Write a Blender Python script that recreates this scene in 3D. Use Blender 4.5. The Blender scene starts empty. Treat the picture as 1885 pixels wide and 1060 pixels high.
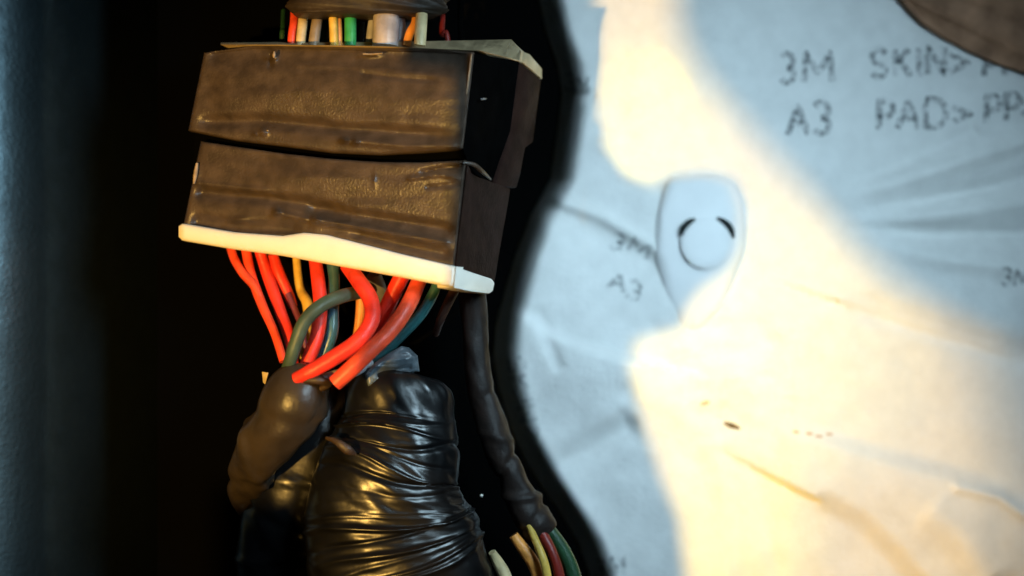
import bpy, bmesh, math, random
import numpy as np
from mathutils import Vector
random.seed(7); rng = np.random.RandomState(5)

# ------------------------------------------------------------------ camera, world, lamps
# units: metres; layout is worked out in centimetres (CM).  The camera stands 25 cm in front of the
# connector; Y runs away from it.
CM = 0.01
D0 = 25.0
S = bpy.context.scene
COL = S.collection
cam_d = bpy.data.cameras.new('camera'); cam = bpy.data.objects.new('camera', cam_d); COL.objects.link(cam)
cam.location = (0, -D0*CM, 0); cam.rotation_euler = (math.radians(90), 0, 0)
cam_d.sensor_width = 36; cam_d.lens = 36*D0/18.85
cam_d.clip_start = 0.005; cam_d.clip_end = 10
cam_d.dof.use_dof = True; cam_d.dof.focus_distance = 0.262; cam_d.dof.aperture_fstop = 7.5
S.camera = cam
S.render.engine = 'CYCLES'
S.view_settings.view_transform = 'Standard'; S.view_settings.look = 'None'
S.view_settings.exposure = 0; S.view_settings.gamma = 1
w = bpy.data.worlds.new('World'); S.world = w; w.use_nodes = True
w.node_tree.nodes['Background'].inputs[0].default_value = (0.5, 0.7, 1, 1)
w.node_tree.nodes['Background'].inputs[1].default_value = 0.001

def aim(o, loc, tgt):
    o.location = Vector(loc)*CM
    d = (Vector(tgt) - Vector(loc)); o.rotation_euler = d.to_track_quat('-Z', 'Y').to_euler()

LAMP = Vector((-11.7, -25.0, -4.0))
def W3(px, py, y):
    k = (D0 + y)/D0
    return Vector(((px - 942.5)/100*k, y, (530 - py)/100*k))
def warm_spot(name, power, px, py, y, ang, blend, rad, col):
    l = bpy.data.lights.new(name, 'SPOT'); l.energy = power; l.spot_size = math.radians(ang); l.spot_blend = blend
    l.shadow_soft_size = rad*CM; l.color = col
    o = bpy.data.objects.new(name, l); COL.objects.link(o); aim(o, LAMP, W3(px, py, y)); return o
warm_spot('warm_inspection_light', 5.0, 1060, 640, 6, 50, 0.7, 0.15, (1, 0.57, 0.13))
warm_spot('warm_beam_core', 1.1, 1370, 640, 6, 14, 0.9, 0.15, (1, 0.85, 0.05))
warm_spot('warm_beam_core', .9, 1180, 225, 6, 8, 0.9, 0.15, (1, 0.85, 0.05))
# the lamp's single diodes, each with its own hot spot on the fleece
for k, (px, py, ang, pw) in enumerate(((1190, 175, 3.0, 3.2), (1165, 292, 2.8, 3.4), (1245, 690, 3.0, 3.0), (1350, 655, 3.8, 4.2), (1415, 705, 3.8, 3.8), (1425, 490, 3.0, 2.2), (1345, 1000, 6, 1.6))):
    warm_spot('warm_diode', pw, px, py, 6, ang*1.25, 1.0, 0.12, (1, 0.85, 0.03))
def area(name, power, loc, tgt, size, col):
    l = bpy.data.lights.new(name, 'AREA'); l.energy = power; l.size = size*CM; l.color = col; l.shape = 'DISK'
    o = bpy.data.objects.new(name, l); COL.objects.link(o); aim(o, loc, tgt); return o
cg = area('cool_daylight_gap', 0.105, (10, -15, 6.5), (1.2, 6, -1.5), 7, (0.58, 0.84, 1.0)); cg.data.spread = math.radians(75)

# ------------------------------------------------------------------ helpers
def W(px, py, y): return W3(px, py, y)*CM

def fbm(x, y, seed=0, octv=4, sc=1.0):
    r = np.random.RandomState(seed); g = r.rand(64, 64)*2-1
    out = 0; a = 1; tot = 0
    x = np.asarray(x, float)*sc; y = np.asarray(y, float)*sc
    for k in range(octv):
        xi = np.floor(x).astype(int); yi = np.floor(y).astype(int)
        fx = x-xi; fy = y-yi; fx = fx*fx*(3-2*fx); fy = fy*fy*(3-2*fy)
        a00 = g[xi % 64, yi % 64]; a10 = g[(xi+1) % 64, yi % 64]; a01 = g[xi % 64, (yi+1) % 64]; a11 = g[(xi+1) % 64, (yi+1) % 64]
        out = out + a*((a00*(1-fx)+a10*fx)*(1-fy)+(a01*(1-fx)+a11*fx)*fy)
        tot += a; a *= .5; x = x*2+17.3; y = y*2+9.1
    return out/tot

def pdist(X, Y, pts):
    """unsigned distance to a polyline, and the signed side of the nearest piece, and the run 0..1"""
    best = np.full(X.shape, 1e9); side = np.zeros(X.shape); run = np.zeros(X.shape); n = len(pts)-1
    for i in range(n):
        ax, ay = pts[i]; bx, by = pts[i+1]; dx, dy = bx-ax, by-ay; L = dx*dx+dy*dy
        t = np.clip(((X-ax)*dx+(Y-ay)*dy)/L, 0, 1)
        d = np.hypot(X-ax-t*dx, Y-ay-t*dy); s = np.sign(dx*(Y-ay)-dy*(X-ax))
        m = d < best
        best = np.where(m, d, best); side = np.where(m, s, side); run = np.where(m, (i+t)/n, run)
    return best, side, run

def sm(x, a, b):
    t = np.clip((x-a)/(b-a), 0, 1); return t*t*(3-2*t)

def link(name, me, mat, parent=None, sharp=None, smooth=True):
    if mat: me.materials.append(mat)
    if smooth: me.shade_smooth()
    if sharp: me.set_sharp_from_angle(angle=math.radians(sharp))
    o = bpy.data.objects.new(name, me); COL.objects.link(o)
    if parent: o.parent = parent; o.matrix_parent_inverse = parent.matrix_world.inverted()
    return o
def mesh(name, vs, fs, mat, parent=None, sharp=40, smooth=True):
    me = bpy.data.meshes.new(name); me.from_pydata([tuple(v) for v in vs], [], fs); me.validate()
    bm = bmesh.new(); bm.from_mesh(me); bmesh.ops.recalc_face_normals(bm, faces=bm.faces); bm.to_mesh(me); bm.free()
    return link(name, me, mat, parent, sharp, smooth)
def thing(name, label, cat, loc, group=None):
    o = bpy.data.objects.new(name, None); COL.objects.link(o); o.location = loc; o.empty_display_size = .005
    bpy.context.view_layer.update()
    return tag(o, label, cat, group)
def tag(o, label, cat, group=None):
    o['label'] = label; o['category'] = cat
    if group: o['group'] = group
    return o
def struct(o): o['kind'] = 'structure'; return o

def lineat(pts, u):
    """sample a polyline of (px,py) at px-fraction u"""
    xs = np.array([p[0] for p in pts], float); ys = np.array([p[1] for p in pts], float)
    t = (xs-xs[0])/(xs[-1]-xs[0]); return np.interp(u, t, xs), np.interp(u, t, ys)

def slab(name, top, bot, yl, yr, depth, mat, parent, relief=None, nu=60, nv=20, rnd=.06, shift=(0, 0)):
    """block whose front is a ruled sheet between two outlines; depth cm deep along Y"""
    vs = []; fs = []
    U, V = np.meshgrid(np.linspace(0, 1, nu+1), np.linspace(0, 1, nv+1))
    tx, ty = lineat(top, U); bx, by = lineat(bot, U)
    PX = tx*(1-V)+bx*V; PY = ty*(1-V)+by*V
    Y = yl*(1-U)+yr*U
    wpx = abs(top[-1][0]-top[0][0]); hpx = max(6, abs(bot[0][1]-top[0][1]))
    e = np.minimum(np.minimum(U, 1-U)*wpx, np.minimum(V, 1-V)*hpx)/100.0
    Y = Y + rnd*(1-np.sqrt(1-np.clip(1-e/max(rnd, 1e-4), 0, 1)**2))
    if relief is not None: Y = Y - relief(PX, PY)*sm(np.minimum(U, 1-U)*wpx/100, 0, .22)*sm(e, 0, .05)
    for j in range(nv+1):
        for i in range(nu+1): vs.append(W(PX[j, i], PY[j, i], Y[j, i]))
    idx = lambda i, j: j*(nu+1)+i
    for j in range(nv):
        for i in range(nu): fs.append((idx(i, j), idx(i+1, j), idx(i+1, j+1), idx(i, j+1)))
    per = [idx(i, 0) for i in range(nu+1)]+[idx(nu, j) for j in range(1, nv+1)]+[idx(i, nv) for i in range(nu-1, -1, -1)]+[idx(0, j) for j in range(nv-1, 0, -1)]
    base = len(vs)
    off = Vector((shift[0], depth, shift[1]))*CM
    for p in per: vs.append(vs[p]+off)
    n = len(per)
    for k in range(n): fs.append((per[k], base+k, base+(k+1) % n, per[(k+1) % n]))
    fs.append(tuple(base+k for k in range(n)))
    return mesh(name, vs, fs, mat, parent, 50)

def prism(name, pts, off, mat, parent, bev=.03):
    """polygon of (px,py,y) pushed back by off (cm), bevelled"""
    bm = bmesh.new(); a = [bm.verts.new(W(*p)) for p in pts]; o = Vector(off)*CM
    b = [bm.verts.new(v.co+o) for v in a]; n = len(a)
    bm.faces.new(a); bm.faces.new(b[::-1])
    for i in range(n): bm.faces.new((a[i], b[i], b[(i+1) % n], a[(i+1) % n]))
    bmesh.ops.recalc_face_normals(bm, faces=bm.faces)
    if bev: bmesh.ops.bevel(bm, geom=bm.edges[:]+bm.verts[:], offset=bev*CM, segments=4 if bev > .1 else 2, profile=.5, affect='EDGES')
    me = bpy.data.meshes.new(name); bm.to_mesh(me); bm.free()
    return link(name, me, mat, parent, 35)

def catmull(P, n):
    P = [P[0]*2-P[1]]+P+[P[-1]*2-P[-2]]; out = []
    for i in range(1, len(P)-2):
        for k in range(n):
            t = k/n; p0, p1, p2, p3 = P[i-1:i+3]
            out.append(.5*((2*p1)+(-p0+p2)*t+(2*p0-5*p1+4*p2-p3)*t*t+(-p0+3*p1-3*p2+p3)*t**3))
    out.append(P[-2]); return out

def tube(name, path, mat, parent=None, n=8, seg=14, disp=None, flat=1.0, taper=True):
    """path: (px,py,y,radius px).  disp(t, theta) in px; flat squashes towards the camera axis"""
    pts = catmull([Vector((*W3(p[0], p[1], p[2]), p[3]*(D0+p[2])/D0/100)) for p in path], n)
    C = [Vector(p[:3]) for p in pts]; R = [p[3] for p in pts]; m = len(C)
    vs = []; fs = []; up = Vector((0, -1, 0))
    for i in range(m):
        T = (C[min(i+1, m-1)]-C[max(i-1, 0)]).normalized()
        A = T.cross(up).normalized(); B = A.cross(T).normalized()   # A across, B towards the camera
        for k in range(seg):
            th = 2*math.pi*k/seg; r = R[i]
            if disp is not None: r += disp(i/(m-1), th)/100
            vs.append((C[i]+A*math.cos(th)*r+B*math.sin(th)*r*flat)*CM)
    for i in range(m-1):
        for k in range(seg): fs.append((i*seg+k, i*seg+(k+1) % seg, (i+1)*seg+(k+1) % seg, (i+1)*seg+k))
    fs.append(tuple(range(seg))); fs.append(tuple((m-1)*seg+k for k in range(seg)))
    return mesh(name, vs, fs, mat, parent, 70)

# ------------------------------------------------------------------ materials
def mat(name, base, rough=.5, spec=.5, var=0, vscale=300, bump=0, bscale=900, metal=0, col2=None, sheen=0, coat=0, stretch=None, alpha_noise=None):
    m = bpy.data.materials.new(name); m.use_nodes = True; nt = m.node_tree; N = nt.nodes; L = nt.links
    b = N['Principled BSDF']; b.inputs['Base Color'].default_value = (*base, 1); b.inputs['Roughness'].default_value = rough
    b.inputs['Specular IOR Level'].default_value = spec; b.inputs['Metallic'].default_value = metal
    b.inputs['Coat Weight'].default_value = coat
    tc = N.new('ShaderNodeTexCoord'); mp = N.new('ShaderNodeMapping'); L.new(tc.outputs['Object'], mp.inputs[0])
    if stretch: mp.inputs['Scale'].default_value = stretch
    if var or col2:
        n = N.new('ShaderNodeTexNoise'); n.inputs['Scale'].default_value = vscale; n.inputs['Detail'].default_value = 6
        L.new(mp.outputs[0], n.inputs['Vector'])
        r = N.new('ShaderNodeValToRGB'); L.new(n.outputs['Fac'], r.inputs[0])
        c2 = col2 or tuple(c*(1-var) for c in base); c1 = tuple(c*(1+var) for c in base) if not col2 else base
        r.color_ramp.elements[0].position = .35; r.color_ramp.elements[1].position = .68
        r.color_ramp.elements[0].color = (*c2, 1); r.color_ramp.elements[1].color = (*c1, 1)
        L.new(r.outputs[0], b.inputs['Base Color'])
        rr = N.new('ShaderNodeMapRange'); rr.inputs[3].default_value = rough*1.15; rr.inputs[4].default_value = rough*.85
        L.new(n.outputs['Fac'], rr.inputs[0]); L.new(rr.outputs[0], b.inputs['Roughness'])
    if bump:
        n2 = N.new('ShaderNodeTexNoise'); n2.inputs['Scale'].default_value = bscale; n2.inputs['Detail'].default_value = 8
        L.new(mp.outputs[0], n2.inputs['Vector'])
        bp = N.new('ShaderNodeBump'); bp.inputs['Strength'].default_value = bump; bp.inputs['Distance'].default_value = .0004
        L.new(n2.outputs['Fac'], bp.inputs['Height']); L.new(bp.outputs[0], b.inputs['Normal'])
    if alpha_noise:
        n3 = N.new('ShaderNodeTexNoise'); n3.inputs['Scale'].default_value = 900; n3.inputs['Detail'].default_value = 4
        L.new(tc.outputs['Object'], n3.inputs['Vector'])
        mr = N.new('ShaderNodeMapRange'); mr.inputs[1].default_value = .36; mr.inputs[2].default_value = .62
        mr.inputs[3].default_value = alpha_noise[0]; mr.inputs[4].default_value = alpha_noise[1]
        L.new(n3.outputs['Fac'], mr.inputs[0]); L.new(mr.outputs[0], b.inputs['Alpha'])
    return m
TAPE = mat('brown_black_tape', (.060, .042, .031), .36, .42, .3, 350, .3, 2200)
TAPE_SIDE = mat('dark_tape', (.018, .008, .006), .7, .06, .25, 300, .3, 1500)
CORE = mat('black_plastic', (.0015, .0015, .0015), .8, .0)
GLOSS = mat('glossy_black_tape', (.004, .004, .0045), .3, .42, .4, 200, .12, 600)
SATIN = mat('satin_brown_tape', (.032, .024, .018), .36, .4, .3, 200, .3, 700)
CABLE = mat('black_brown_loom_tape', (.017, .011, .009), .55, .25, .4, 250, .4, 900)
TOPW = mat('dark_top_tape', (.028, .019, .013), .55, .25, .4, 200, .4, 700)
DULL = mat('dull_loom_tape', (.04, .024, .017), .5, .4, .4, 250, .5, 900)
CREAM = mat('ivory_plastic', (.82, .78, .70), .4, .4, .04, 150, .15, 900)
COVER = mat('aged_ivory_plastic', (.50, .38, .22), .45, .4, .3, 200, .3, 700)
PAD = mat('nonwoven_white_fleece', (.80, .80, .79), .9, .1, .035, 260, .5, 1400)
CLIP = mat('white_clip_plastic', (.84, .84, .85), .5, .3, .02, 200, .1, 600)
SLOT = mat('shadowed_slot', (.02, .025, .025), .8, .1)
INK = mat('faded_grey_ink', (.13, .15, .17), .9, .1, alpha_noise=(.03, .55))
INK2 = mat('smudged_grey_ink', (.16, .19, .21), .9, .1, alpha_noise=(.0, .5))
PANEL = mat('black_grained_panel', (.17, .24, .27), .46, .5, .2, 150, .25, 900, metal=1)
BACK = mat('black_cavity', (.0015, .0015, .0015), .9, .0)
STRIP = mat('brown_cloth_tape', (.32, .17, .10), .7, .2, .3, 160, .6, 900)
def wire_mat(name, c, rough=.38): return mat(name, c, rough+.06, .4, .22, 350, .25, 1200)
RED = wire_mat('red_wire', (.75, .035, .018)); RED2 = wire_mat('orange_red_wire', (.80, .07, .025))
BLUE = wire_mat('blue_wire', (.03, .10, .15), .25); TEAL = wire_mat('teal_wire', (.03, .13, .14), .25)
GREY_GREEN = wire_mat('grey_green_wire', (.045, .075, .055), .4)
YEL = wire_mat('yellow_wire', (.65, .42, .08)); CRM = wire_mat('cream_wire', (.62, .48, .26)); TAN = wire_mat('tan_wire', (.28, .21, .14))
GRN = wire_mat('green_wire', (.03, .30, .09)); DGRN = wire_mat('dark_green_wire', (.015, .06, .025)); NAVY = wire_mat('navy_wire', (.01, .035, .08))
WHT = wire_mat('pinkish_white_wire', (.34, .29, .28)); GRY = wire_mat('grey_wire', (.11, .115, .13)); LGRY = wire_mat('pale_grey_wire', (.32, .31, .33))
ORG = wire_mat('orange_wire', (.70, .28, .06)); PUR = wire_mat('purple_wire', (.16, .03, .07)); BRN = wire_mat('brown_wire', (.05, .022, .016)); DRED = wire_mat('dark_red_wire', (.2, .015, .01))

# ------------------------------------------------------------------ the cavity behind, and the dark panel at the left
def sheet(name, x0, x1, y0, y1, fn, m, nx=40, ny=40, thick=.3):
    xs = np.linspace(x0, x1, nx); ys = np.linspace(y0, y1, ny); vs = []; fs = []
    for py in ys:
        for px in xs: vs.append(W(px, py, fn(px, py)))
    for j in range(ny-1):
        for i in range(nx-1): fs.append((j*nx+i, j*nx+i+1, (j+1)*nx+i+1, (j+1)*nx+i))
    me = bpy.data.meshes.new(name); me.from_pydata([tuple(v) for v in vs], [], [f[::-1] for f in fs]); o = link(name, me, m)
    s = o.modifiers.new('thickness', 'SOLIDIFY'); s.thickness = thick*CM; s.offset = -1
    return o
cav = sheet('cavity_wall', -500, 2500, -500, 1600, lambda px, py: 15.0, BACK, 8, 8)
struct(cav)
EDGE = [(-200, 975), (0, 992), (60, 1005), (120, 1026), (170, 1034), (240, 1026), (330, 1012), (400, 975), (470, 948), (540, 928), (600, 912), (660, 908), (720, 920), (790, 940), (850, 968), (900, 1000), (950, 1035), (1000, 1065), (1060, 1085), (1260, 1110)]
ED = [(px-5, py) for py, px in EDGE]
def panel_y(px, py):
    return min(14.5, 2.0+.0058*(px+250)+.000045*max(0, px+20)**2+.03*math.sin(py/110))
bk = prism('light_block_panel', [(290, -200, 4.4)]+[(px, py, 4.4) for px, py in ED]+[(290, 1260, 4.4)], (0, .3, 0), BACK, None, 0)  # added black sheet, keeps warm light from leaking onto the pad's curled edge
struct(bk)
pn = sheet('side_panel', -250, 345, -250, 1300, panel_y, PANEL, 60, 80)
struct(pn)

# ------------------------------------------------------------------ white fleece pad
def edge_x(py): return np.interp(py, [e[0] for e in EDGE], [e[1] for e in EDGE])
def pad_y(X, Y):
    X = np.asarray(X, float); Y = np.asarray(Y, float)
    y = np.full(X.shape, 6.0)
    y = y + .24*fbm(X/230, Y/230, 3, 3) + .03*fbm(X/60, Y/60, 8, 3)
    hz = np.exp(-((X-1340)/210)**2-((Y-690)/150)**2)+np.exp(-((X-1170)/70)**2-((Y-230)/90)**2)
    y = y + .13*hz*fbm(X/70, Y/45, 14, 3)
    def crease(pts, wd, h, f0=.12, f1=.12):     # h>0 ridge towards the camera
        nonlocal y
        d, s, r = pdist(X, Y, pts)
        fade = sm(r, 0, f0)*(1-sm(r, 1-f1, 1)) if f0 or f1 else 1
        y = y - h*np.exp(-(d/wd)**2)*fade
    def step(pts, wd, h, reach=200):            # one side lies higher and eases back over reach
        nonlocal y
        d, s, r = pdist(X, Y, pts); sd = d*s
        fade = sm(r, 0, .15)
        y = y - h*sm(sd, -wd, wd)*(1-sm(sd, wd, reach))*fade
    crease([(1010, 362), (1110, 400), (1235, 475)], 11, .15)
    crease([(1000, 390), (1120, 440), (1215, 495)], 28, -.11)
    step([(935, 560), (1010, 610), (1080, 640), (1180, 665)], 12, .2, 160)
    crease([(985, 560), (1010, 630), (1035, 690)], 14, -.08)
    crease([(960, 880), (1060, 835), (1180, 770)], 28, -.24)
    crease([(1000, 850), (1080, 805), (1170, 740)], 24, .08)
    crease([(1020, 195), (1060, 175), (1100, 180)], 10, -.10)
    for a, b, h in (((1500, 375), (1900, 255), .18), ((1540, 395), (1900, 325), -.17), ((1520, 420), (1900, 430), -.2), ((1560, 410), (1900, 372), .14), ((1500, 365), (1800, 235), -.10), ((1560, 440), (1900, 500), .14)):
        crease([a, ((a[0]+b[0])/2, (a[1]+b[1])/2+6), b], 17, h, .5, .01)
    crease([(1540, 545), (1680, 590), (1900, 660)], 24, -.17, .3, .01)
    step([(1900, 668), (1700, 606), (1560, 560)], 10, .14, 180)
    step([(1440, 785), (1560, 818), (1700, 858), (1800, 885), (1920, 945)], 20, .22, 260)
    step([(1520, 925), (1580, 955), (1640, 1010), (1700, 1080), (1740, 1160)][::-1], 26, .30, 260)
    crease([(1700, 930), (1780, 1000), (1830, 1080)], 35, .16)
    crease([(1745, 895), (1840, 915), (1900, 960)], 9, .12)
    crease([(1300, 800), (1335, 900), (1340, 1100)], 18, .06)
    crease([(1390, 830), (1410, 950), (1440, 1100)], 22, -.06)
    crease([(1240, 605), (1400, 600), (1420, 640)], 14, -.05)
    # curls away at the left edge
    d = X-edge_x(Y)
    y = y + 1.7*np.clip(1-d/55, 0, 1)**2.0
    return y
nx, ny = 250, 270
ys = np.linspace(-180, 1240, ny); ss = np.linspace(0, 1, nx)**1.12
PYg, SS = np.meshgrid(ys, ss, indexing='ij'); EX = edge_x(PYg)
PXg = EX+SS*(2080-EX); YG = pad_y(PXg, PYg)
vs = [W(PXg[j, i], PYg[j, i], YG[j, i]) for j in range(ny) for i in range(nx)]
fs = [(j*nx+i, j*nx+i+1, (j+1)*nx+i+1, (j+1)*nx+i) for j in range(ny-1) for i in range(nx-1)]
pad = thing('insulation_pad', 'white fleece insulation pad with grey printed letters beside the connector', 'insulation pad', W(1500, 530, 6.3))
me = bpy.data.meshes.new('fleece_sheet'); me.from_pydata([tuple(v) for v in vs], [], [f[::-1] for f in fs]); po = link('fleece_sheet', me, PAD, pad)
sd = po.modifiers.new('thickness', 'SOLIDIFY'); sd.thickness = .25*CM; sd.offset = -1
# tear
def blob(name, cx, cy, rx, ry, rot, lift, m, parent, seed=1):
    vs = []; n = 18
    for ring in (0, .5, 1):
        for k in range(n if ring else 1):
            th = 2*math.pi*k/n; r = ring*(1+.25*float(fbm(math.cos(th)*2+seed, math.sin(th)*2, seed, 2)))
            a, b = rx*r*math.cos(th), ry*r*math.sin(th)
            px = cx+a*math.cos(rot)-b*math.sin(rot); py = cy+a*math.sin(rot)+b*math.cos(rot)
            vs.append(W(px, py, float(pad_y(px, py))-lift*(1 if ring < 1 else .3)))
    fs = [(0, 1+k, 1+(k+1) % n) for k in range(n)]+[(1+k, 1+n+k, 1+n+(k+1) % n, 1+(k+1) % n) for k in range(n)]
    return mesh(name, vs, fs, m, parent, None)
TEAR = mat('torn_brown_hole', (.16, .10, .05), .9, .1, .5, 800, .6, 1500)
blob('tear_hole', 1346, 783, 17, 5, .35, .012, TEAR, pad, 3)
blob('tear_hole', 1298, 742, 9, 4, -.3, .012, mat('scuffed_pink', (.6, .42, .3), .9, .1), pad, 5)
for i, (cx, cy) in enumerate(((1466, 795), (1490, 798), (1527, 799), (1508, 803))):
    blob('scuff_mark', cx, cy, 7, 2.5, .1, .01, bpy.data.materials['scuffed_pink'], pad, i+8)

# printed letters: strokes that follow the fleece
ARC = lambda cx, cy, rx, ry, a0, a1, n=9: [(cx+rx*math.cos(math.radians(a0+(a1-a0)*i/n)), cy+ry*math.sin(math.radians(a0+(a1-a0)*i/n))) for i in range(n+1)]
G = {   # unit box, y down
 '3': [ARC(.42, .26, .42, .26, -150, 90)+ARC(.42, .74, .46, .26, -90, 150)],
 'M': [[(0, 1), (.08, 0), (.5, .75), (.92, 0), (1, 1)]],
 'A': [[(0, 1), (.5, 0), (1, 1)], [(.2, .62), (.8, .62)]],
 'S': [ARC(.5, .26, .45, .26, -20, -270)+ARC(.5, .76, .45, .24, -90, 160)],
 'K': [[(0, 0), (0, 1)], [(.9, 0), (.05, .55)], [(.3, .4), (1, 1)]],
 'I': [[(.5, 0), (.5, 1)]],
 'N': [[(0, 1), (0, 0), (1, 1), (1, 0)]],
 '>': [[(0, .15), (1, .5), (0, .88)]],
 'P': [[(0, 1), (0, 0)]+ARC(.45, .27, .5, .27, -90, 90)+[(0, .54)]],
 'D': [[(0, 0), (0, 1)]+ARC(.35, .5, .6, .5, 90, -90)+[(0, 0)]],
}
def letter(ch, x0, y0, x1, y1, wd=8, ink=None, rot=0, shear=0):
    vs = []; fs = []; c, s = math.cos(rot), math.sin(rot)
    for st in G[ch]:
        P = [((x1-x0)*a+shear*(1-b)*(y1-y0), (y1-y0)*b) for a, b in st]
        P = [(x0+a*c-b*s, y0+a*s+b*c) for a, b in P]
        Q = []
        for a, b in zip(P[:-1], P[1:]):
            n = max(1, int(math.hypot(b[0]-a[0], b[1]-a[1])/4))
            Q += [(a[0]+(b[0]-a[0])*k/n, a[1]+(b[1]-a[1])*k/n) for k in range(n)]
        Q.append(P[-1]); base = len(vs)
        for k, (x, y) in enumerate(Q):
            a = Q[max(0, k-1)]; b = Q[min(len(Q)-1, k+1)]; dx, dy = b[0]-a[0], b[1]-a[1]; l = math.hypot(dx, dy) or 1
            hw = wd/2*random.uniform(.9, 1.1); nxx, nyy = -dy/l*hw, dx/l*hw
            for sgn in (-1, 1):
                px, py = x+sgn*nxx, y+sgn*nyy
                vs.append(W(px, py, float(pad_y(px, py))-.012))
        fs += [(base+2*k, base+2*k+1, base+2*k+3, base+2*k+2) for k in range(len(Q)-1)]
    me = bpy.data.meshes.new('printed_letter'); me.from_pydata([tuple(v) for v in vs], [], fs)
    return link('printed_letter', me, ink or INK, pad)
for ch, a, b, c, d in (('3', 1438, 98, 1464, 152), ('M', 1480, 96, 1532, 150), ('S', 1604, 90, 1632, 142), ('K', 1648, 90, 1676, 140), ('I', 1682, 88, 1702, 140), ('N', 1708, 86, 1738, 136), ('>', 1748, 92, 1782, 138),
                       ('P', 1812, 98, 1836, 140), ('P', 1850, 96, 1876, 138),
                       ('A', 1450, 194, 1488, 248), ('3', 1498, 188, 1530, 246), ('P', 1618, 186, 1646, 238), ('A', 1652, 186, 1692, 236), ('D', 1704, 182, 1744, 234), ('>', 1754, 192, 1788, 228),
                       ('P', 1816, 176, 1842, 226), ('P', 1852, 172, 1878, 222), ('>', 1880, 180, 1910, 214)):
    letter(ch, a, b, c, d, 11)
for ch, a, b, c, d, r, sh in (('3', 1133, 428, 1157, 456, .42, 0), ('M', 1166, 436, 1204, 464, .42, 0), ('A', 1128, 500, 1158, 530, .3, 0), ('3', 1160, 515, 1186, 548, .25, 0)):
    letter(ch, a, b, c, d, 8, INK2, r, sh)
for ch, a, b in (('S', 945, 655), ('K', 952, 690), ('I', 960, 722), ('N', 965, 745), ('>', 978, 780)):
    letter(ch, a+18, b, a+44, b+32, 6, INK2, 1.35)
for ch, a, b, c, d in (('3', 1845, 492, 1864, 524), ('M', 1870, 496, 1900, 526), ('3', 1098, 1030, 1116, 1062), ('M', 1124, 1024, 1152, 1056), ('3', 1040, 135, 1060, 165), ('M', 1062, 140, 1085, 170)):
    letter(ch, a, b, c, d, 7, INK2, .1)

# ------------------------------------------------------------------ retaining clip on the pad
clip = thing('retaining_clip', 'white plastic retaining clip with a round button on the fleece pad', 'clip', W(1290, 450, 5.8))
prism('clip_plate', [(1228, 322, 5.84), (1310, 316, 5.84), (1356, 330, 5.84), (1374, 376, 5.84), (1376, 460, 5.84), (1356, 510, 5.85), (1330, 570, 5.88), (1290, 612, 5.95), (1250, 614, 5.97), (1226, 550, 5.94), (1206, 470, 5.87), (1212, 390, 5.82)], (0, .8, 0), CLIP, clip, .26)
vs = []; fs = []; n = 40
rings = [(48, 0), (45, .02), (41, .035), (30, .04), (0.01, .045)]
for r, h in rings:
    for k in range(n): th = 2*math.pi*k/n; vs.append(W(1301+r*math.cos(th), 448+r*math.sin(th), 5.81-h))
for j in range(len(rings)-1):
    for k in range(n): fs.append((j*n+k, j*n+(k+1) % n, (j+1)*n+(k+1) % n, (j+1)*n+k))
mesh('button', vs, fs, CLIP, clip, None)
for a0, a1 in ((198, 245), (292, 348)):
    vs = []; n = 14
    for k in range(n+1):
        th = math.radians(a0+(a1-a0)*k/n); wd = 8.5*math.sin(math.pi*min(max(k/n, .08), .92))**.5
        for r in (49-wd*.4, 49+wd): vs.append(W(1301+r*math.cos(th), 448+r*math.sin(th), 5.785))
    m = len(vs); vs += [v+Vector((0, .05*CM, 0)) for v in vs]
    fs = [(2*k, 2*k+1, 2*k+3, 2*k+2) for k in range(n)]+[(m+2*k, m+2*k+1, m+2*k+3, m+2*k+2) for k in range(n)]
    mesh('slot', vs, fs, SLOT, clip, None)

# ------------------------------------------------------------------ brown cloth strip in the upper right corner
def strip_relief(X, Y):
    r = .05*fbm(X/40, Y/40, 4, 3)
    for pts, wd, h in (([(1680, 0), (1760, 40), (1885, 100)], 5, .10), ([(1650, -20), (1740, 75), (1885, 130)], 14, -.08), ([(1760, -10), (1830, 15), (1900, 40)], 6, .07)):
        d, s, q = pdist(X, Y, pts); r = r+h*np.exp(-(d/wd)**2)
    return r
st = slab('cloth_tape', [(1560, -160), (1800, -160), (2100, -160)], [(1600, -85), (1645, -15), (1700, 44), (1740, 70), (1790, 96), (1840, 118), (1890, 134), (2100, 182)], 5.75, 5.5, .12, STRIP, None, strip_relief, 90, 40, .12)
tag(st, 'brown cloth tape stretched over the pad in the upper right corner', 'tape')

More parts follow.
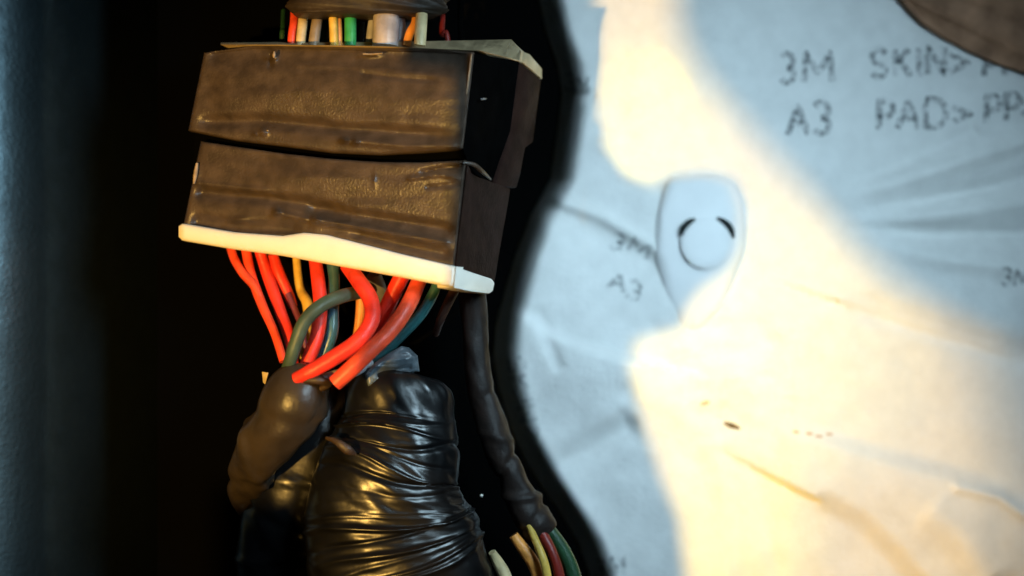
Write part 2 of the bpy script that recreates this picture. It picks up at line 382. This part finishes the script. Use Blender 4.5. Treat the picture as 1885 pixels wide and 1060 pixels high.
# ------------------------------------------------------------------ the connector
con = thing('wire_connector', 'large plug connector wrapped in dark tape with an ivory rim', 'connector', W(620, 300, 1.5))
YL, YR = 2.0, 0.0
def ybase(px): return YL+(YR-YL)*(px-340)/(870-340)
def bumps(X, Y, lines, blobs):
    r = 0*X
    for pts, wd, h in lines:
        d, s, q = pdist(X, Y, pts); r = r+h*np.exp(-(d/wd)**2)*sm(q, 0, .1)*(1-sm(q, .9, 1)*.7)
    for cx, cy, rx, ry, h in blobs: r = r+h*np.exp(-((X-cx)/rx)**2-((Y-cy)/ry)**2)
    return r
def rel_up(X, Y):
    r = .022*fbm(X/170, Y/60, 11, 3)+.005*fbm(X/28, Y/20, 12, 3)+.018*fbm(X/130, Y/26, 15, 2)
    return 1.5*r+1.3*bumps(X, Y, [([(360, 92), (520, 86), (640, 94), (880, 108)], 26, -.11), ([(520, 118), (700, 124), (860, 146)], 6, .02), ([(355, 225), (480, 222), (640, 238), (840, 250)], 11, -.12), ([(640, 258), (740, 268), (850, 268)], 6, .05),
                          ([(500, 98), (497, 125)], 4, -.06), ([(660, 134), (720, 142), (800, 148)], 4, -.03), ([(380, 170), (600, 165), (860, 190)], 40, .06)],
                    [(506, 103, 5, 9, .12), (685, 100, 18, 5, .07), (484, 243, 7, 6, .10), (470, 246, 4, 4, .06), (634, 258, 8, 5, .12), (655, 262, 6, 4, .08), (866, 110, 6, 10, .05)])
slab('tape_wrap', [(376, 97), (470, 84), (560, 84), (700, 88), (800, 90), (873, 96)], [(347, 240), (430, 257), (520, 268), (610, 280), (700, 284), (780, 280), (852, 274)], YL, YR, .25, TAPE, con, rel_up, 150, 60, .05)
def rel_lo(X, Y):
    r = .022*fbm(X/170, Y/60, 21, 3)+.005*fbm(X/28, Y/20, 22, 3)+.018*fbm(X/130, Y/26, 25, 2)
    return 1.5*r+1.3*bumps(X, Y, [([(568, 402), (650, 416), (840, 450)], 7, .12), ([(560, 385), (660, 396), (845, 425)], 10, -.11), ([(345, 352), (480, 364), (640, 387)], 11, -.12), ([(345, 405), (440, 418), (560, 424)], 14, -.10), ([(350, 336), (430, 345), (500, 352)], 5, .03),
                          ([(770, 318), (820, 308), (862, 306)], 4, -.09), ([(745, 330), (810, 322), (860, 330)], 4, .06), ([(780, 345), (860, 336)], 4, -.05), ([(505, 388), (540, 398), (570, 405)], 5, .05), ([(640, 425), (740, 450), (835, 470)], 8, -.05)],
                    [(362, 318, 5, 22, .14), (508, 390, 7, 7, .12), (440, 405, 20, 6, .05), (582, 404, 9, 6, .08), (690, 330, 3, 14, .03), (560, 330, 90, 25, .06)])
lo = slab('tape_wrap', [(370, 260), (430, 269), (520, 282), (610, 292), (700, 298), (780, 299), (858, 295)], [(338, 414), (430, 428), (520, 434), (580, 432), (640, 444), (740, 468), (836, 492)], YL, YR, .25, TAPE, con, rel_lo, 150, 60, .05)
GLINT = mat('painted_glint', (.30, .22, .15), .6, .3, .3, 600, .3, 1500)  # paler colour painted in for the glints on the tape wrap
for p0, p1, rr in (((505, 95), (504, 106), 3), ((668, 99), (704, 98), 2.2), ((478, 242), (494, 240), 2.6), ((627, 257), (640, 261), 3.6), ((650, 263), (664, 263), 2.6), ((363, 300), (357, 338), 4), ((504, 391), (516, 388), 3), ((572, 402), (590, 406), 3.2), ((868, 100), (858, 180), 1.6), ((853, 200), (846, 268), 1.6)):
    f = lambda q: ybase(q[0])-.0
    tube('glint_crinkle', [(p0[0], p0[1], f(p0)-.01, rr*.6), ((p0[0]+p1[0])/2, (p0[1]+p1[1])/2+1, f(p0)-.02, rr), (p1[0], p1[1], f(p1)-.01, rr*.5)], GLINT, con, 4, 8)
# black inner body behind the tape gap
slab('inner_body', [(366, 100), (869, 100)], [(350, 420), (845, 480)], YL+.42, YR+.42, 2.1, CORE, con, None, 4, 4, .02, (.35, -.05))
# right side: black face of the upper half, then the brown outer bracket
def quad(name, pts, off, m, bev=.04): return prism(name, pts, off, m, con, bev)
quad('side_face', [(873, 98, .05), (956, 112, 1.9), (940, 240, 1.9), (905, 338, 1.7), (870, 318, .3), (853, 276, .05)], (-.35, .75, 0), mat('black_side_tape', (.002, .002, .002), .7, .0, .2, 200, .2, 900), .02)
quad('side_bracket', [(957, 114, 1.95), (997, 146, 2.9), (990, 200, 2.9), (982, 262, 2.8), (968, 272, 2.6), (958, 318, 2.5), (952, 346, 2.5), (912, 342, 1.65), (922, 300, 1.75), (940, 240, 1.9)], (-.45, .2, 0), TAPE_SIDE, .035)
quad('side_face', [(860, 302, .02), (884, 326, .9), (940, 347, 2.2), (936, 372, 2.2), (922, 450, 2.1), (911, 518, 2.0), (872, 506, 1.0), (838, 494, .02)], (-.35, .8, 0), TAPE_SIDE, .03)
# curled tape end at the right of the gap
tube('tape_fold', [(852, 299, 0, 3), (872, 303, .1, 4), (888, 316, .3, 4), (903, 330, .8, 2)], TAPE, con, 6, 8)
# white specks of dust
quad('dust_speck', [(885, 181, .2), (896, 180, .4), (895, 183, .4), (886, 184, .2)], (0, .03, 0), GRY, 0)
# ivory rim below
def rim(name, top, bot, yl, yr, m): return slab(name, top, bot, yl, yr, 1.6, m, con, None, 80, 14, .10, (.45, 0))
rim('ivory_rim', [(329, 416), (336, 411), (430, 427), (520, 434), (560, 428), (600, 432), (640, 442), (740, 468), (840, 491)], [(329, 436), (336, 443), (430, 459), (520, 471), (640, 493), (740, 511), (836, 530)], YL-.12, YR-.12, CREAM)
prism('rim_end', [(840, 491, -.1), (872, 502, .5), (906, 513, 1.5), (911, 520, 1.7), (908, 536, 1.7), (900, 541, 1.6), (868, 536, .5), (836, 530, -.1)], (-.35, .5, 0), CREAM, con, .03)
# aged ivory cover on top
prism('top_cover', [(405, 78, 2.3), (520, 77, 2.0), (700, 77, 1.5), (940, 73, 1.2), (960, 92, 1.85), (957, 113, 1.85), (925, 103, 1.1), (885, 93, .2), (700, 85, .6), (520, 82, 1.3), (405, 82, 1.9)], (.3, 1.5, 0), COVER, con, .02)
prism('cover_tab', [(961, 94, 2.0), (975, 99, 2.3), (998, 126, 2.95), (998, 146, 2.95), (978, 128, 2.4), (960, 114, 2.0)], (-.3, .6, 0), COVER, con, .02)

# ------------------------------------------------------------------ wires
def wire(path, m, label, group, seg=12):
    return tag(tube('wire', path, m, None, 8, seg), label, 'wire', group)
GL = 'wires leaving the bottom of the connector'
def yb(px): return ybase(px)+.75
wire([(424, 455, yb(424), 8), (432, 478, 2.2, 8), (447, 503, 2.0, 8), (470, 530, 1.9, 8), (490, 575, 1.8, 7)], RED2, 'short thin red wire leftmost below the ivory rim', GL)
wire([(452, 455, yb(452), 9), (462, 505, 2.1, 9), (482, 560, 1.8, 9), (505, 612, 1.5, 8), (522, 665, 1.3, 8)], RED2, 'thin bright red wire running down to the left sleeve edge', GL)
wire([(478, 462, yb(478), 10), (494, 510, 2.2, 11), (515, 570, 2.0, 11), (532, 620, 1.8, 11), (540, 668, 1.6, 10)], RED, 'red wire third from the left under the ivory rim', GL)
wire([(502, 468, yb(502), 9), (514, 505, 2.3, 11), (532, 545, 2.3, 10), (540, 565, 2.3, 8)], RED, 'red wire beside the thin purple wire', GL)
wire([(530, 540, 2.2, 6), (545, 575, 2.1, 6), (556, 605, 2.0, 5), (562, 640, 2.0, 5)], PUR, 'thin purple wire between the left red wires and the yellow wire', GL)
wire([(545, 470, yb(545)+.3, 7), (552, 530, 2.5, 8), (566, 560, 2.2, 10), (566, 600, 2.2, 8), (560, 660, 2.3, 8)], YEL, 'yellow wire showing behind the grey green wire', GL)
wire([(580, 478, yb(580), 12), (586, 520, 1.5, 13), (590, 570, 1.3, 13), (583, 620, 1.1, 13), (565, 670, 1.0, 13), (556, 705, 1.0, 12)], RED, 'straight red wire passing behind the grey green wire', GL)
wire([(612, 482, yb(612)+.1, 11), (615, 520, 1.7, 11), (612, 570, 1.5, 12), (611, 610, 1.4, 12), (598, 650, 1.4, 12), (580, 700, 1.4, 11)], BLUE, 'blue wire between two thick red wires', GL)
wire([(640, 490, yb(640), 14), (662, 520, .9, 15), (682, 552, .7, 15), (684, 590, .5, 15), (658, 628, .35, 15), (612, 660, .3, 15), (575, 682, .3, 14), (545, 698, .4, 13)], RED, 'thick red wire bent in a hook to the left', GL)
wire([(740, 508, yb(740), 15), (722, 545, 1.3, 15), (700, 590, 1.3, 15), (675, 620, 1.4, 14), (640, 660, 1.5, 13)], RED, 'thick red wire dropping behind the hooked red wire', GL)
wire([(772, 515, yb(772), 14), (752, 560, .5, 15), (722, 605, .3, 15), (682, 645, .15, 15), (645, 680, .1, 16), (616, 706, .1, 15)], RED2, 'longest thick red wire sweeping down in front', GL)
wire([(806, 520, yb(806), 9), (795, 545, .9, 10), (775, 578, 1.0, 10), (748, 608, 1.2, 10), (715, 640, 1.5, 10), (680, 672, 1.8, 9)], TEAL, 'teal wire right of the longest red wire', GL)
wire([(662, 538, 1.3, 12), (630, 545, .9, 13), (592, 562, .6, 13), (562, 590, .5, 13), (545, 630, .5, 13), (534, 664, .6, 12), (524, 690, .9, 11)], GREY_GREEN, 'grey green wire arching over the red and blue wires', GL)
wire([(650, 500, 2.0, 10), (664, 545, 2.0, 10), (662, 590, 2.0, 9), (655, 640, 2.1, 9)], ORG, 'orange wire half hidden behind the hooked red wire', GL)
wire([(838, 532, 1.1, 9), (826, 555, 1.3, 9), (812, 585, 1.5, 8), (802, 615, 1.9, 6)], BRN, 'dark brown wire below the right end of the rim', GL)
wire([(688, 505, 1.8, 14), (700, 540, 2.0, 14), (708, 580, 2.2, 13), (690, 640, 2.3, 12)], GRY, 'dark grey wire in the gap between red wires', GL)
wire([(596, 700, .9, 12), (620, 692, .9, 12), (650, 684, 1.2, 11), (680, 668, 1.6, 10)], LGRY, 'pale grey wire end between the two front red wires', GL)

GT = 'wires entering the top of the connector'
def top(xb, xt, yt, r, m, label, y=None):
    y = 1.9-(xb-500)/260*.6 if y is None else y
    wire([(xb, 84, y, r), (xb*.6+xt*.4, 60, y, r), (xt, yt+4, y+.1, r), (xt+1, yt-30, y+.5, r*.9)], m, label, GT)
top(519, 521, 50, 5, DGRN, 'dark green wire leftmost above the connector', 2.3)
top(536, 541, 36, 7.5, RED2, 'orange red wire entering the connector top beside a cream wire')
top(553, 558, 32, 9, CRM, 'cream wire entering the connector top beside the orange red wire')
top(577, 585, 24, 10, TAN, 'leaning tan wire above the connector')
top(595, 599, 28, 6, DGRN, 'thin dark green wire between the tan and yellow wires', 2.2)
top(604, 606, 48, 5, GRY, 'small grey wire beside the yellow wire', 2.2)
top(615, 613, 22, 8, YEL, 'yellow wire above the connector next to an orange wire', 1.5)
top(624, 622, 24, 7, ORG, 'orange wire between the yellow and green wires', 1.6)
top(645, 645, 22, 11, GRN, 'bright green wire above the connector')
top(664, 665, 26, 7, NAVY, 'navy blue wire right of the bright green wire', 2.0)
top(680, 687, 25, 8, LGRY, 'pale grey wire left of the wide pinkish cable', 1.8)
top(709, 711, 24, 24, WHT, 'wide pinkish grey cable, the broadest entering the connector top', 1.3)
top(738, 736, 25, 10, LGRY, 'pale grey wire right of the wide pinkish cable', 1.6)
top(747, 748, 28, 8, GRY, 'dark grey wire beside the leaning orange wire', 2.0)
top(748, 765, 36, 8, ORG, 'leaning orange wire at the right of the top row', 1.4)
top(773, 776, 28, 11, CRM, 'thick cream wire rightmost of the bright top wires', 1.0)
top(826, 814, 58, 5, DRED, 'dark red wire end near the right of the cover', 2.2)
top(850, 848, 20, 6, CORE, 'black wire above the right end of the cover', 2.4)

# ------------------------------------------------------------------ taped bundles
def wr(seed, amp, freq, skew=1.0, rings=()):
    def f(t, th):
        v = amp*float(fbm(t*freq+skew*math.cos(th), 3+1.3*math.sin(th)+.8*math.cos(th), seed, 3))
        for t0, sl, wd, h in rings: v += h*math.exp(-((t-t0-sl*math.cos(th))/wd)**2)
        return v
    return f
tag(tube('tape_sleeve', [(680, -140, 1.4, 150), (680, -60, 1.4, 150), (680, -20, 1.4, 152), (680, 6, 1.4, 150), (680, 22, 1.4, 146), (680, 30, 1.4, 132)], TOPW, None, 8, 40, wr(31, 16, 8, 3), .4),
    'dark brown taped bundle above the row of coloured wires', 'tape sleeve')
b1 = tube('tape_sleeve', [(590, 690, .8, 20), (566, 712, .7, 54), (540, 745, .7, 64), (505, 795, .9, 56), (468, 850, 1.4, 46), (455, 900, 2.3, 36), (478, 950, 3.0, 30), (500, 1010, 4.0, 30), (520, 1120, 4.6, 30)], SATIN, None, 12, 36,
          wr(41, 11, 6, 1.2, ((.30, .05, .03, -6), (.48, -.06, .02, 8), (.55, .04, .02, -8))), .75)
tag(b1, 'brown taped sleeve under the red wires, curving down to the left', 'tape sleeve')
tag(tube('tape_flap', [(535, 706, .5, 4), (560, 700, .35, 7), (585, 700, .3, 8), (604, 706, .4, 7), (590, 716, .5, 6), (566, 722, .6, 4)], DULL, None, 8, 10), 'curled brown tape end below the grey green wire', 'tape')
rg = []
r2 = random.Random(12)
for k in range(20):
    t0 = .27+.62*(k/20)+r2.uniform(-.015, .015)
    rg.append((t0, r2.uniform(-.035, .03), r2.uniform(.005, .011), r2.uniform(-10, 11), r2.uniform(.6, 2.6), r2.uniform(.8, 1.7)))
def bundle_disp(t, th):
    v = 10*float(fbm(t*5+1.4*math.cos(th), 3+1.3*math.sin(th)+.8*math.cos(th), 51, 3))
    v += 4*sm(t, .25, .4)*float(fbm(t*22+3*math.cos(th), 2+1.2*math.cos(th), 57, 3))
    for t0, sl, wd, h, c, q in rg: v += h*math.exp(-((t-t0-sl*math.cos(th)-.012*math.sin(3*th+c))/wd)**2)*math.exp(-((th-c)/q)**2)
    return v
tag(tube('harness_bundle', [(742, 694, 1.75, 70), (739, 712, 1.7, 94), (734, 760, 1.7, 104), (727, 820, 1.6, 122), (714, 880, 1.5, 136), (712, 940, 1.5, 150), (722, 1000, 1.5, 162), (738, 1060, 1.5, 170), (755, 1160, 1.5, 172)], GLOSS, None, 30, 120,
         bundle_disp, .62), 'thick harness bundle wrapped in wrinkled glossy black tape', 'wire harness')
tag(tube('harness_branch', [(640, 700, 2.6, 40), (610, 760, 2.5, 58), (575, 830, 2.4, 72), (548, 900, 2.4, 84), (535, 980, 2.6, 90), (535, 1060, 2.8, 94), (540, 1150, 3.0, 96)], GLOSS, None, 12, 48, wr(71, 10, 9, 1.5, ((.45, .04, .01, 7), (.6, -.03, .012, -8), (.72, .04, .01, 7))), .7), 'dark taped branch between the left brown sleeve and the glossy bundle', 'wire harness')
def rel_fl(X, Y): return bumps(X, Y, [([(660, 700), (700, 668), (770, 655)], 7, .08), ([(690, 690), (760, 676)], 5, -.08)], [])+.05*fbm(X/25, Y/9, 5, 3)
TF = mat('blue_grey_tape', (.07, .09, .105), .35, .5, .5, 300, .4, 900)
tag(slab('tape_flap', [(672, 690), (690, 668), (715, 650), (738, 637), (752, 640), (768, 655)], [(678, 712), (700, 698), (730, 690), (772, 684)], 1.1, 1.3, .1, TF, None, rel_fl, 50, 20, .06), 'blue grey tape fold sticking up from the glossy bundle', 'tape')
tag(tube('tape_flap', [(600, 806, .75, 3), (618, 812, .55, 6), (640, 828, .5, 9), (655, 836, .6, 3)], DULL, None, 8, 10, None, .5), 'small brown tape shred on the front of the glossy bundle', 'tape')
tag(tube('loom_cable', [(866, 515, 2.0, 26), (872, 580, 2.1, 25), (876, 650, 2.1, 24), (884, 712, 2.1, 26), (904, 775, 2.1, 27), (924, 840, 2.1, 28), (952, 900, 2.1, 28), (978, 950, 2.1, 34), (992, 975, 2.2, 36)], CABLE, None, 14, 28,
         wr(61, 5, 9, .8, ((.42, .02, .02, -4), (.55, -.03, .015, 4), (.66, .03, .015, -6), (.78, -.03, .015, 6), (.88, .03, .015, -5))), 1.0), 'brown taped cable running down between the glossy bundle and the pad', 'cable')
GB = 'wires spreading at the bottom right of the harness'
for p, m, l in (
    ([(985, 940, 2.2, 8), (1012, 975, 2.1, 11), (1038, 1015, 2.1, 13), (1056, 1060, 2.1, 14), (1065, 1120, 2.1, 14)], DGRN, 'dark green wire next to the fleece pad at the bottom'),
    ([(980, 950, 2.0, 8), (1000, 985, 1.9, 10), (1018, 1020, 1.8, 9), (1030, 1062, 1.8, 10), (1036, 1120, 1.8, 10)], DRED, 'dark red wire beside the dark green one at the bottom'),
    ([(968, 955, 1.9, 6), (986, 995, 1.7, 7), (1000, 1030, 1.6, 8), (1008, 1065, 1.6, 8), (1012, 1120, 1.6, 8)], YEL, 'thin yellow wire between the orange and dark red wires'),
    ([(945, 985, 1.9, 9), (962, 1008, 1.9, 11), (980, 1034, 1.9, 12), (992, 1066, 1.9, 12), (998, 1120, 1.6, 14)], ORG, 'orange wire at the bottom edge of the frame'),
    ([(906, 1016, 1.4, 7), (918, 1038, 1.5, 11), (930, 1062, 1.5, 12), (942, 1110, 1.5, 12)], CRM, 'cream wire end at the bottom right of the glossy bundle')):
    wire(p, m, l, GB)
# small bits of debris that catch the light
def chip(px, py, y, r, m, label):
    bm = bmesh.new(); bmesh.ops.create_icosphere(bm, subdivisions=2, radius=r/100*CM)
    for v in bm.verts: v.co = Vector((v.co.x, v.co.y*.6, v.co.z*.8))*random.uniform(.8, 1.2)+W(px, py, y)
    me = bpy.data.meshes.new('plastic_chip'); bm.to_mesh(me); bm.free()
    return tag(link('plastic_chip', me, m), label, 'debris')
chip(581, 745, .45, 6, CREAM, 'tiny pale chip on the left brown sleeve')
chip(886, 912, 1.7, 4, CREAM, 'tiny pale chip beside the taped cable')
prism('tape_tip', [(482, 684, 1.5), (494, 686, 1.4), (488, 708, 1.3), (484, 704, 1.4)], (0, .06, 0), CRM, None, .01)
tag(bpy.data.objects['tape_tip'], 'small pale tape tip left of the brown sleeve', 'tape')

# ------------------------------------------------------------------ added opaque flaps cut to shape the warm glare (outside the frame, left of the camera)
FL = 10.0
def lampdir(px, py, FL, y=6.0):
    p = W3(px, py, y)-LAMP; return p*(FL/p.y)
light_mask = thing('added_light_mask', 'added unseen black flaps shaping the warm light left of the view', 'light mask', (LAMP+Vector((4, FL, 0)))*CM)
HB = mat('matt_black_mask', (.01, .01, .01), .8, .1)
def flap(name, FL, pts, y=6.0):
    vs = [(LAMP+lampdir(*p, FL, y))*CM for p in pts]; n = len(vs)
    vs = vs+[v+Vector((0, -.03*CM, 0)) for v in vs]
    fs = [tuple(range(n)), tuple(range(2*n-1, n-1, -1))]+[(i, (i+1) % n, n+(i+1) % n, n+i) for i in range(n)]
    return mesh(name, vs, fs, HB, light_mask, 30)
flap('mask_flap', 11, [(940, -200), (1092, -200), (1094, 20), (1096, 100), (1095, 190), (1115, 270), (1150, 322), (1212, 345), (1214, 318), (1300, 314), (1350, 330), (1368, 380), (1368, 455), (1345, 498), (1290, 535), (1262, 575), (1256, 604), (1165, 630),
      (1170, 700), (1185, 780), (1215, 880), (1245, 950), (1258, 1060), (1262, 1260), (1110, 1260), (1040, 950), (990, 820), (940, 740), (890, 700), (890, 475), (1055, 465), (1055, 60), (940, 55)])
flap('mask_flap', 7, [(1238, -220), (1242, 40), (1262, 100), (1300, 160), (1400, 270), (1500, 375), (1570, 450), (1660, 530), (1800, 610), (2100, 700), (2100, -220)])
flap('mask_flap', 3.4, [(1700, 380), (1780, 560), (1840, 760), (1880, 900), (1930, 1060), (1950, 1300), (2300, 1300), (2300, 380)])
flap('mask_flap', 8, [(300, 1300), (300, 930), (470, 925), (540, 900), (575, 960), (590, 1300)], 1.8)
print('objects', len(bpy.data.objects))
